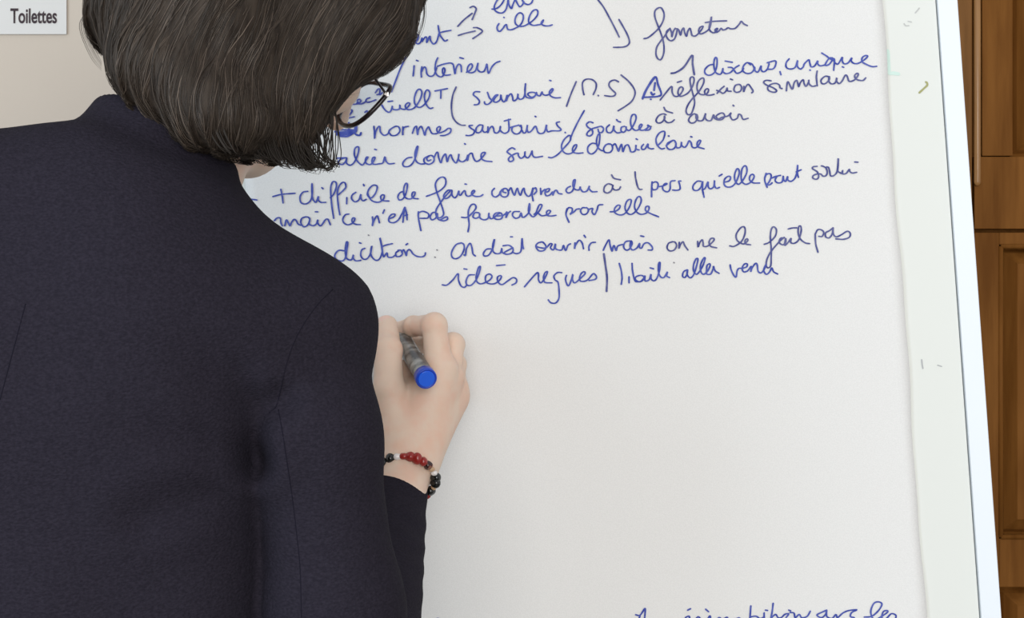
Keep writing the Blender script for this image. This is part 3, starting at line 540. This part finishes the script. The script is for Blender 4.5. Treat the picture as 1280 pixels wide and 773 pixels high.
parts = [nets(f_head, HC - .19, HC + .16, .0026), nets(f_trunk, (-.68, -.58, -.005), (.02, .02, 1.53), .0075),
         nets(f_hand, P(455, 670, -.19), P(600, 380, -.002), .00125), nets(f_lhand, LWR - .13, LWR + .16, .0022)]
off = 0; VV = []; FF = []
for v, f in parts: VV.append(v); FF.append(f + off); off += len(v)
link('body', np_mesh('body', np.vstack(VV), np.vstack(FF)), M_skin, person)
M_eye = mat('eye white', (.8, .78, .75), .2, .5); M_iris = mat('dark iris', (.03, .02, .012), .15, .5)
for s in (1, -1):
    bm = bmesh.new(); bmesh.ops.create_uvsphere(bm, u_segments=20, v_segments=14, radius=.0118, matrix=Matrix.Translation(hp(.0825, .003, s * .031)))
    e = link('eye', from_bm(bm, 'eye'), M_eye, person)
    bm = bmesh.new(); bmesh.ops.create_uvsphere(bm, u_segments=14, v_segments=10, radius=.0062, matrix=Matrix.Translation(hp(.0887, .001, s * .031)))
    link('iris', from_bm(bm, 'iris'), M_iris, e)
# thumb nail and index nail
M_nail = mat('pale fingernail', (.72, .50, .42), .3, .4)
for k, off in (('thumb', (-.3, -.85, .35)), ('index', (.1, -.5, .85))):
    (a, ra), (b, rb) = hand[k][2], hand[k][3]; ax = nrm(b - a); o = nrm(np.array(off)); o = nrm(o - ax * (o @ ax)); sd = np.cross(ax, o)
    V = []; Fc = []
    for i in range(7):
        for j in range(7):
            u = -1 + i / 3; w = -1 + j / 3; th = w * .95 * math.sqrt(max(.02, 1 - (max(0, u) ** 3) * .6))
            V.append(b - ax * .002 + ax * u * .0050 + (o * math.cos(th) + sd * math.sin(th)) * (rb * .97 + .0006 - .0004 * abs(w)))
            if i and j: q = i * 7 + j; Fc.append((q - 8, q - 7, q, q - 1))
    link('nail', mesh('nail', V, Fc), M_nail, person)

# ---- jacket
ZP = np.array([.80, .88, .98, 1.08, 1.18, 1.26, 1.33, 1.39, 1.44, 1.49, 1.54])
XC = np.array([-.345, -.345, -.343, -.340, -.332, -.318, -.305, -.290, -.275, -.262, -.250])
XA = np.array([.195, .192, .175, .166, .165, .155, .150, .140, .105, .065, .040])
YB = np.array([.145, .142, .125, .112, .112, .120, .126, .124, .100, .070, .045])
YC = np.array([-.37, -.37, -.37, -.37, -.37, -.37, -.375, -.38, -.385, -.385, -.385])
def segd(X, a, b):
    """distance in the x-z plane to a segment"""
    d = (b[0] - a[0], b[2] - a[2]); L = d[0] ** 2 + d[1] ** 2
    px, pz = X[0] - a[0], X[2] - a[2]; t = np.clip((px * d[0] + pz * d[1]) / L, 0, 1)
    return np.sqrt((px - t * d[0]) ** 2 + (pz - t * d[1]) ** 2), t
J = lambda x, y: Q(x, y, 1.045)
FOLDS = [(J(306, 462), J(320, 585), .008, .0050), (J(170, 520), J(318, 572), .010, .0045), (J(250, 405), J(300, 500), .016, .0035),
         (J(322, 592), J(190, 640), .012, .0035), (J(60, 560), J(150, 700), .030, .0025), (J(330, 520), J(355, 500), .008, .003),
         (J(150, 300), J(60, 430), .03, .0025), (J(240, 660), J(170, 800), .03, .003)]
def collar(X):
    ax = nrm((.40, .28, .82)); c0 = Q(184, 214, 1.125)
    d = cone(X, c0 - ax * .03, c0 + ax * .026, .062, .0545)
    lift = (X[0] - c0[0]) * ax[0] + (X[1] - c0[1]) * ax[1] + (X[2] - c0[2]) * ax[2]
    rim = lift - .030 + np.clip((X[1] - c0[1] - .01) * .9, 0, 1)      # lower towards the throat
    d = smax(d, rim, .006)
    d = smax(d, -cone(X, c0 - ax * .02, c0 + ax * .2, .048, .045), .004)
    return d
def f_jacket(X):
    x, y, z = X
    xc = np.interp(z, ZP, XC); xa = np.interp(z, ZP, XA); yb = np.interp(z, ZP, YB); yc = np.interp(z, ZP, YC)
    u = np.abs((x - xc) / xa); v = np.abs((y - yc) / yb)
    q = (u ** 2.5 + v ** 2.5) ** .4
    t = (q - 1) * np.minimum(xa, yb) * .95
    t = smax(t, z - 1.50, .03)
    sh = cone(X, Q(226, 318, 1.12), RS, .046, .0485)
    sh = smin(sh, cone(X, (-.285, -.41, 1.478), LS, .048, .055), .03)
    sh = smin(sh, cone(X, Q(160, 330, 1.06), Q(315, 430, 1.075), .045, .030), .04)     # shoulder blade
    t = smin(t, sh, .040)
    t = smin(t, cone(X, Q(180, 275, 1.125), Q(186, 230, 1.13), .066, .048), .03)
    t = smin(t, collar(X), .008)
    for s in (1, -1):
        t = smin(t, ell(X, (-.312 + s * .07, -.275, 1.30), MI, (.06, .05, .06)), .04)
    ar = cone(X, RS, Q(393, 545, 1.09), .0485, .0420)
    ar = smin(ar, cone(X, Q(393, 545, 1.09), Q(418, 760, 1.10), .0415, .0440), .02)
    ar = smin(ar, cone(X, Q(418, 760, 1.10), REL, .0440, .047), .02)
    fo = cone(X, REL, Q(498, 604, 1.395), .047, .0255)
    ax = nrm(Q(497.5, 612, 1.375) - REL); e = Q(499, 599, 1.393)
    fo = smax(fo, (x - e[0]) * ax[0] + (y - e[1]) * ax[1] + (z - e[2]) * ax[2], .003)
    fo = smax(fo, -cone(X, e - ax * .006, e + ax * .05, .0195, .0195), .002)
    # fine wrinkles on the forearm
    fo = fo + .0007 * np.sin((x * .5 + z + y * .4) * 190 + 2.5 * np.sin(z * 60 + x * 40)) * np.sin(x * 90 + z * 30)
    ar = smin(ar, fo, .006)
    k = .005 + .050 * np.clip((z - 1.335) / .08, 0, 1)
    d = smin(t, ar, k)
    la = smin(cone(X, LS, LEL, .055, .047), cone(X, LEL, LWR, .047, .031), .02)
    la = smax(la, -cone(X, LWR - nrm(LWR - LEL) * .03, LWR + nrm(LWR - LEL) * .06, .027, .027), .002)
    d = smin(d, la, k)
    for a, b, w, dep in FOLDS:
        s, tt = segd(X, a, b)
        d = d + np.where(y < -.36, dep * np.exp(-(s / w) ** 2) * (.35 + .65 * tt), 0)
        d = d - np.where(y < -.36, dep * .5 * np.exp(-((s - 2.1 * w) / w) ** 2) * tt, 0)
    d = smax(d, .84 - z, .004)
    d = smax(d, -cone(X, (-.345, -.37, .80), (-.345, -.37, .98), .13, .10), .004)     # open hem
    # front opening below the lapels
    d = smax(d, -smax(np.abs(x + .30 + (z - 1.3) * .1) - .002, -(y + .30), .001), .003)
    return d
jv, jf = nets(f_jacket, (-.68, -.60, .82), (.0, -.05, 1.58), .0040)
jacket = link('jacket', np_mesh('jacket', jv, jf), M_jacket, person, label='navy crepe jacket')
bvh = BVHTree.FromPolygons([tuple(v) for v in jv.tolist()], jf.tolist())
camv = Vector((0, -1.5, 1.4))
def on(px, py, lift=.0002, tree=None):
    d = Vector(P(px, py, -.5)) - camv; d.normalize(); h = (tree or bvh).ray_cast(camv, d)
    return h[0] + h[1] * lift if h[0] is not None else None
def seam(pts):
    p = [on(*q[:2], lift=-.00022) for q in catmull(pts, 8)]; p = [q for q in p if q is not None]
    if len(p) > 2: tube('seam', p, .00045, M_seam, jacket, 6)
seam([(416, 362), (398, 380), (380, 405), (366, 432), (357, 460), (351, 487), (345, 508), (336, 517)])
seam([(348, 512), (353, 540), (359, 580), (365, 620), (370, 660), (375, 710), (377, 772)])
seam([(32, 380), (20, 425), (8, 470), (0, 500)])
bm = bmesh.new()
# trousers and shoes, below the frame
def f_tr(X):
    d = cone(X, (-.345, -.37, .99), (-.345, -.37, .86), .120, .145)
    for s in (-1, 1):
        g = smin(cone(X, (-.345 + s * .085, -.37, .88), (-.345 + s * .10, -.36, .50), .098, .075), cone(X, (-.345 + s * .10, -.36, .50), (-.345 + s * .11, -.38, .10), .075, .060), .03)
        d = smin(d, g, .02)
    return smax(d, .075 - X[2], .004)
bm.free()
v, f = nets(f_tr, (-.60, -.56, .05), (-.10, -.18, 1.12), .008)
link('trousers', np_mesh('trousers', v, f), M_trouser, person)
for s in (-1, 1):
    def f_sh(X):
        d = smin(cone(X, (-.345 + s * .11, -.40, .045), (-.345 + s * .125, -.24, .035), .042, .036), cone(X, (-.345 + s * .11, -.37, .05), (-.345 + s * .11, -.37, .12), .040, .037), .03)
        return smax(d, -X[2] + .002, .003)
    v, f = nets(f_sh, (-.345 + s * .12 - .07, -.47, -.01), (-.345 + s * .12 + .07, -.17, .16), .005)
    link('shoe', np_mesh('shoe', v, f), M_shoe, person)

# ---- hair
def HH_(px, py, D): return Q(px, py, D)
def f_hair(X):
    d = ell(X, hp(-.022, .028, 0), HA, (.110, .108, .094))
    d = smin(d, cone(X, HH_(215, 12, 1.13), HH_(232, 74, 1.12), .058, .045), .03)
    d = smin(d, cone(X, HH_(265, 30, 1.12), HH_(300, 120, 1.12), .058, .040), .03)
    d = smin(d, cone(X, HH_(300, 120, 1.12), HH_(330, 144, 1.12), .038, .017), .025)
    d = smin(d, cone(X, HH_(235, 45, 1.10), HH_(206, 80, 1.085), .045, .027), .03)
    d = smin(d, cone(X, HH_(206, 80, 1.085), HH_(262, 134, 1.08), .027, .0235), .02)
    d = smin(d, cone(X, HH_(262, 134, 1.08), HH_(298, 150, 1.085), .0235, .018), .02)
    d = smin(d, cone(X, HH_(395, -10, 1.15), HH_(374, 100, 1.13), .050, .025), .03)
    d = smin(d, cone(X, HH_(374, 100, 1.13), HH_(358, 166, 1.125), .025, .014), .02)
    d = smin(d, cone(X, HH_(446, -40, 1.17), HH_(442, 24, 1.16), .050, .038), .03)
    d = smin(d, cone(X, HH_(442, 24, 1.16), HH_(404, 90, 1.14), .038, .018), .02)
    d = smin(d, cone(X, HH_(350, 182, 1.125), HH_(386, 199, 1.13), .0065, .0022), .010)
    fc = ell(X, hp(.155, -.045, 0), HA, (.095, .100, .085))
    d = smax(d, -fc, .015)
    # soft locks
    s = X[0] - X[2] * .36 - X[1] * .25 + .012 * np.sin(X[2] * 22 + X[0] * 9)
    d = d + .0011 * np.sin(s * 260 + 1.5 * np.sin(s * 90)) + .0007 * np.sin(s * 560 + 3 * np.sin(X[2] * 17))
    return d
hv, hf = nets(f_hair, HC - (.19, .16, .17), HC + (.16, .15, .20), .0032)
hair = link('hair', np_mesh('hair', hv, hf), M_hair, person, label='dark brown chin-length bob')
def strands(n, seeds_v, seeds_n, steps, step, lo, hi, wid, seed):
    rg = np.random.default_rng(seed)
    k = rg.integers(0, len(seeds_v), n); p = seeds_v[k] + rg.normal(0, .002, (n, 3)); tgt = rg.uniform(lo, hi, n)
    L = rg.uniform(.55, 1.0, n); jit = rg.normal(0, .10, (n, 3)); path = [p.copy()]; nor = []
    def F(p): return f_hair((p[:, 0], p[:, 1], p[:, 2]))
    for s in range(steps):
        e = .002; g = np.stack([F(p + np.eye(3)[i] * e) - F(p - np.eye(3)[i] * e) for i in range(3)], 1)
        g /= np.linalg.norm(g, axis=1)[:, None] + 1e-6; f0 = F(p)
        D = p[:, 1] + 1.5; sx = 640 + p[:, 0] * F_PX / D; sy = 386.5 - (p[:, 2] - 1.4) * F_PX / D
        gx = np.where(sy < 120, -.55 * np.clip((150 - sy) / 120, 0, 1), .18 * np.clip((sy - 120) / 60, 0, 1)) - .35 * np.clip((sx - 420) / 60, 0, 1)
        d = np.stack([gx, np.zeros(n), -np.ones(n)], 1) + jit
        d = d - g * (d * g).sum(1)[:, None]; nn = np.linalg.norm(d, axis=1)[:, None]; d /= nn + .15
        d = d - g * np.clip((f0 - tgt) / step, -.8, .8)[:, None]
        nor.append(g); p = p + d * (step * L)[:, None]; path.append(p.copy())
    nor.append(g)
    return np.array(path), np.array(nor), rg
def strand_mesh(path, nor, wid, rg, name):
    S, n = path.shape[:2]
    t = np.gradient(path, axis=0); t /= np.linalg.norm(t, axis=2)[..., None] + 1e-9
    sd = np.cross(t, nor); sd /= np.linalg.norm(sd, axis=2)[..., None] + 1e-9
    w = (wid * rg.uniform(.5, 1.3, n))[None, :, None] * np.interp(np.arange(S) / (S - 1), [0, .15, .7, 1], [.3, 1, .9, .15])[:, None, None]
    A = path + sd * w; B = path - sd * w; C = path + nor * w * .9
    V = np.stack([A, B, C], 2)            # S,n,3,3
    base = (np.arange(S - 1)[:, None] * n + np.arange(n)[None, :]) * 3; nx = base + n * 3
    fs = []
    for a, b in ((0, 2), (2, 1)): fs.append(np.stack([base + a, base + b, nx + b, nx + a], -1).reshape(-1, 4))
    me = np_mesh(name, V.reshape(-1, 3), np.concatenate(fs))
    at = me.attributes.new('shade', 'FLOAT', 'POINT')
    sh = np.clip(rg.gamma(1.3, .17, n), 0, 1)
    if len(me.vertices) == S * n * 3:
        at.data.foreach_set('value', np.broadcast_to(sh[None, :, None], (S, n, 3)).astype(np.float32).ravel())
    return me
sel = hv[(hv[:, 1] < HC[1] + .06)]
path, nor, rg = strands(7500, sel, None, 12, .0078, -.0006, .0016, .0004, 3)
link('hair_strands', strand_mesh(path, nor, .00030, rg, 'hair_strands'), M_strand, hair, kind='stuff')
# loose wisps: curling tips over the paper, fine flyaways behind the head
def wisp(pts, D, r=.00045):
    c = catmull([Q(x, y, D) for x, y in pts], 5); n = len(c)
    return c, [r * (1 - .75 * (i / (n - 1)) ** 2) for i in range(n)]
WV = []; WF = []
def addw(pts, D, r):
    c, rr = wisp(pts, D, r); V, Fc = tube_data(c, rr, 5); b = len(WV); WV.extend(V); WF.extend([tuple(q + b for q in f) for f in Fc])
rw = random.Random(5)
for i in range(30):
    x0 = 382 + rw.random() * 40; x1 = x0 * .75 + 401 * .25 + rw.uniform(-6, 8); e = rw.uniform(-24, 10)
    addw([(x0 - 4 + rw.uniform(-2, 2), 118 + rw.random() * 25), (x0, 150), (x1 + 2, 178 + rw.uniform(-3, 3)), (x1 + rw.uniform(-1, 3), 196 + rw.uniform(-4, 4)), (x1 + e * .4, 207 + rw.uniform(-3, 4)), (x1 + e, 209 + rw.uniform(-6, 9))], 1.12 + rw.uniform(0, .02), .00042)
for i in range(60):
    x0 = 330 + rw.random() * 52; y0 = 168 + rw.random() * 16
    addw([(x0 - 6, y0 - 30), (x0, y0), (x0 + 10 + rw.uniform(-2, 3), y0 + 15), (x0 + 20 + rw.uniform(-4, 6), 200 + (x0 - 330) * .12 + rw.uniform(-5, 5)), (x0 + 36 + rw.uniform(-10, 10), 205 + (x0 - 330) * .12 + rw.uniform(-9, 7))], 1.11 + rw.uniform(0, .02), .0004)
for i in range(9):
    s = rw.uniform(0, 18); addw([(385 + s * .5, 190), (400 + s * .5, 208 + s * .3), (412 + s * .3, 208), (417 + s * .1, 196 + rw.uniform(-6, 4)), (416, 184)], 1.125, .00035)
for i in range(16):
    s = rw.uniform(-3, 9); addw([(135 - s * .6, -30), (116 - s, 5 + s), (107 - s * .9, 35), (117 - s * .5, 62 + s), (127, 80 + s)], 1.14, .00013)
addw([(478, 60), (489, 74), (488, 84), (482, 92), (470, 97)], 1.15, .0003)
for i in range(8):
    s = rw.uniform(0, 8); addw([(522, -20), (529 + s * .4, 5), (528 + s * .3, 25 + s), (522, 45 + s)], 1.18, .00016)
for i in range(10):
    s = rw.uniform(0, 20); addw([(258 + s, 145), (262 + s, 165), (272 + s * .9, 182), (284 + s * .6, 190 + rw.uniform(-3, 5))], 1.06, .0004)
for i in range(26):
    x0 = 366 + rw.random() * 30
    addw([(x0 - 2, 140 + rw.random() * 20), (x0 + 4, 170), (x0 + 12 + rw.uniform(-3, 3), 192 + rw.uniform(-3, 3)), (x0 + 24 + rw.uniform(-6, 6), 205 + rw.uniform(-4, 5)), (x0 + 33 + rw.uniform(-8, 4), 203 + rw.uniform(-9, 9))], 1.115 + rw.uniform(0, .02), .0005)
for i in range(120):
    t = rw.random(); x0 = 262 + t * 120; y1 = 191 + t * 20 + rw.uniform(-5, 5)
    addw([(x0 - 10, y1 - 48), (x0 - 4, y1 - 22), (x0 + 2, y1 - 8), (x0 + 7 + rw.uniform(-2, 8), y1), (x0 + 14 + rw.uniform(-4, 12), y1 + rw.uniform(-3, 4))], 1.075 + .03 * t + rw.uniform(0, .015), .00034)
link('loose_wisps', mesh('loose_wisps', WV, WF), M_strand, hair, kind='stuff')

# ---- spectacles
gl = root('eyeglasses', 'dark plum eyeglasses on the nose of the woman writing', 'glasses', tuple(hp(.10, -.01, 0)))
GD = -.022           # slid a little down the nose
def gp(f, u, r): return hp(.100 + f, GD + u, r)
def rim(s):
    o = [(.0045, .006), (.006, .015), (.013, .0200), (.030, .0205), (.050, .0185), (.0565, .012), (.0565, .0), (.051, -.013), (.040, -.0205), (.024, -.0215), (.011, -.016), (.0055, -.005)]
    return catmull([gp(-.010 * (abs(r) / .06) ** 2, u, s * (r + .004)) for r, u in o + o[:1]], 5)
for s in (1, -1):
    rp = rim(s); tube('rim', rp[:-1], .0019, M_gf, gl, 8, closed=True)
    c = sum(rp[:-1]) / len(rp[:-1]); V = [c] + [c + (q - c) * .985 for q in rp[:-1]]
    n = len(V) - 1; V2 = [q + HF * .0006 for q in V]
    Fc = [(0, i, i % n + 1) for i in range(1, n + 1)] + [(n + 1, n + 1 + i % n + 1, n + 1 + i) for i in range(1, n + 1)]
    link('lens', mesh('lens', V + V2, Fc), M_lens, gl)
    hg = gp(-.009, .010, s * .0605)
    tube('temple', catmull([hg, hp(.05, .002 + GD * .5, s * .067), hp(.0, .004, s * .079), hp(-.018, -.010, s * .081), hp(-.028, -.034, s * .080)], 6), .0010, M_gf, gl, 8)
    box('hinge', (0, 0, 0), (.004, .005, .004), M_metal, gl, M=Matrix.Translation(hg), bevel=.0008)
    tube('nose_pad', [gp(-.004, -.004, s * .009), gp(-.008, -.009, s * .010)], .0016, M_metal, gl, 8)
tube('bridge', catmull([gp(0, .008, -.0085), gp(.001, .011, 0), gp(0, .008, .0085)], 5), .0016, M_gf, gl, 8)

# ------------------------------------------------------------------ marker pen in the hand
mk = root('marker_pen', 'grey marker pen with a blue end cap held in the right hand', 'marker pen', tuple(P(533, 474, -.13)))
mA = P(491, 405, -.0015); mB = P(533.2, 474.2, -.131); mx = nrm(mB - mA); mL = np.linalg.norm(mB - mA)
M_barrel = mat('printed grey barrel', (.30, .30, .28), .35, .5, noise=(55, 5, (1, 1, 1), (.055, .055, .055), .42, .56), coat=.3)
M_tip = mat('grey pen collar', (.42, .38, .35), .4, .4)
M_blue = mat('glossy blue plastic', (.012, .12, .78), .25, .5, coat=.4); M_blued = mat('darker blue plastic ring', (.008, .05, .45), .3, .5)
M_nib = mat('blue ink felt nib', (.02, .03, .2), .9, .1)
def lathe(name, prof, m, parent, label=None, n=40):
    """profile of (distance from the tip, radius)"""
    pts = [mA + mx * a for a, r in prof]; up = nrm(np.cross(mx, (0, 0, 1))); b = np.cross(mx, up); V = []; Fc = []
    for i, (a, r) in enumerate(prof):
        for k in range(n):
            an = 2 * math.pi * k / n; V.append(mA + mx * a + (up * math.cos(an) + b * math.sin(an)) * r)
        if i:
            for k in range(n): Fc.append(((i - 1) * n + k, (i - 1) * n + (k + 1) % n, i * n + (k + 1) % n, i * n + k))
    Fc.append(tuple(reversed(range(n)))); Fc.append(tuple(range((len(prof) - 1) * n, len(prof) * n)))
    o = link(name, mesh(name, V, Fc), m, parent, label, smooth=False)
    for p in o.data.polygons: p.use_smooth = len(p.vertices) == 4
    return o
lathe('nib', [(0, .0006), (.001, .0014), (.006, .0018)], M_nib, mk)
lathe('collar', [(.005, .0028), (.012, .0040), (.020, .0048), (.028, .0056)], M_tip, mk)
lathe('barrel', [(.027, .0066), (.029, .0074), (.034, .0078), (.060, .0082), (mL - .0085, .0084), (mL - .008, .0082)], M_barrel, mk, 'grey printed barrel')
cap = lathe('end_cap', [(mL - .009, .0085), (mL - .0085, .0091), (mL - .001, .0092), (mL - .0002, .0088), (mL, .0082), (mL - .0006, .0074)], M_blued, mk, 'blue end cap')
lathe('end_plug', [(mL - .004, .0072), (mL - .0002, .0072), (mL + .0002, .0068)], M_blue, cap, 'bright blue disc')

# ------------------------------------------------------------------ bracelet
bc = root('bead_bracelet', 'beaded bracelet of black, clear and red stones on the right wrist', 'bracelet', tuple(Q(507, 598, 1.39)))
wa = nrm(P(510, 578, -.108) - P(502, 632, -.150)); c0 = Q(507.5, 598, 1.378)
e1 = nrm(np.cross(wa, (0, 1, 0)) * -1) if np.cross(wa, (0, 1, 0))[0] < 0 else nrm(np.cross(wa, (0, 1, 0))); e1 = nrm(np.array((1., 0, 0)) - wa * wa[0]); e2 = np.cross(wa, e1)
if e2[2] < 0: e2 = -e2
ra_, rb_ = .0252, .0250
def bp(th): return c0 + e1 * math.cos(th) * ra_ + e2 * math.sin(th) * rb_
tube('cord', [bp(2 * math.pi * i / 40) for i in range(40)], .0007, mat('cream cord', (.6, .5, .38), .8, .1), bc, 6, closed=True)
MBk = mat('black polished stone', (.006, .007, .006), .12, .6); MGr = mat('dark green stone', (.01, .018, .008), .15, .6)
MRd = mat('red jasper stone', (.28, .022, .018), .22, .5); MBr = mat('brown striped stone', (.26, .10, .06), .2, .5, noise=(300, 2, (1, 1, 1), (.03, .01, .01), .45, .55))
MCl = mat('clear pale stone', (.72, .68, .66), .1, .6); MTn = mat('tan wooden bead', (.50, .33, .20), .4, .3)
beads = [(168, MBk, .0034), (153, MGr, .0042), (136, MBk, .0043), (118, MBk, .0040), (104, MCl, .0030), (93, MRd, .0032), (81, MRd, .0040), (67, MRd, .0046), (52, MRd, .0040), (39, MBr, .0036),
         (27, MTn, .0022), (16, MCl, .0026), (4, MBk, .0040), (-10, MBk, .0042), (-22, MTn, .0026), (-34, MBk, .004), (-50, MRd, .004), (-66, MRd, .004), (-82, MBk, .004), (-98, MCl, .003), (-112, MRd, .004), (-128, MBk, .004), (-145, MBk, .004), (-162, MRd, .004), (-178, MBk, .004)]
for i, (deg, m, r) in enumerate(beads):
    th = math.radians(deg); p = bp(th); bm = bmesh.new()
    bmesh.ops.create_icosphere(bm, subdivisions=3, radius=1)
    for v in bm.verts:
        k = 1 + .10 * math.sin(v.co.x * 3 + i) + .08 * math.cos(v.co.y * 4 + i * 2); v.co = Vector((v.co.x * r * 1.08 * k, v.co.y * r * .92 * k, v.co.z * r * k)) + Vector(p)
    link('bead', from_bm(bm, 'bead'), m, bc)
bpy.context.view_layer.update()
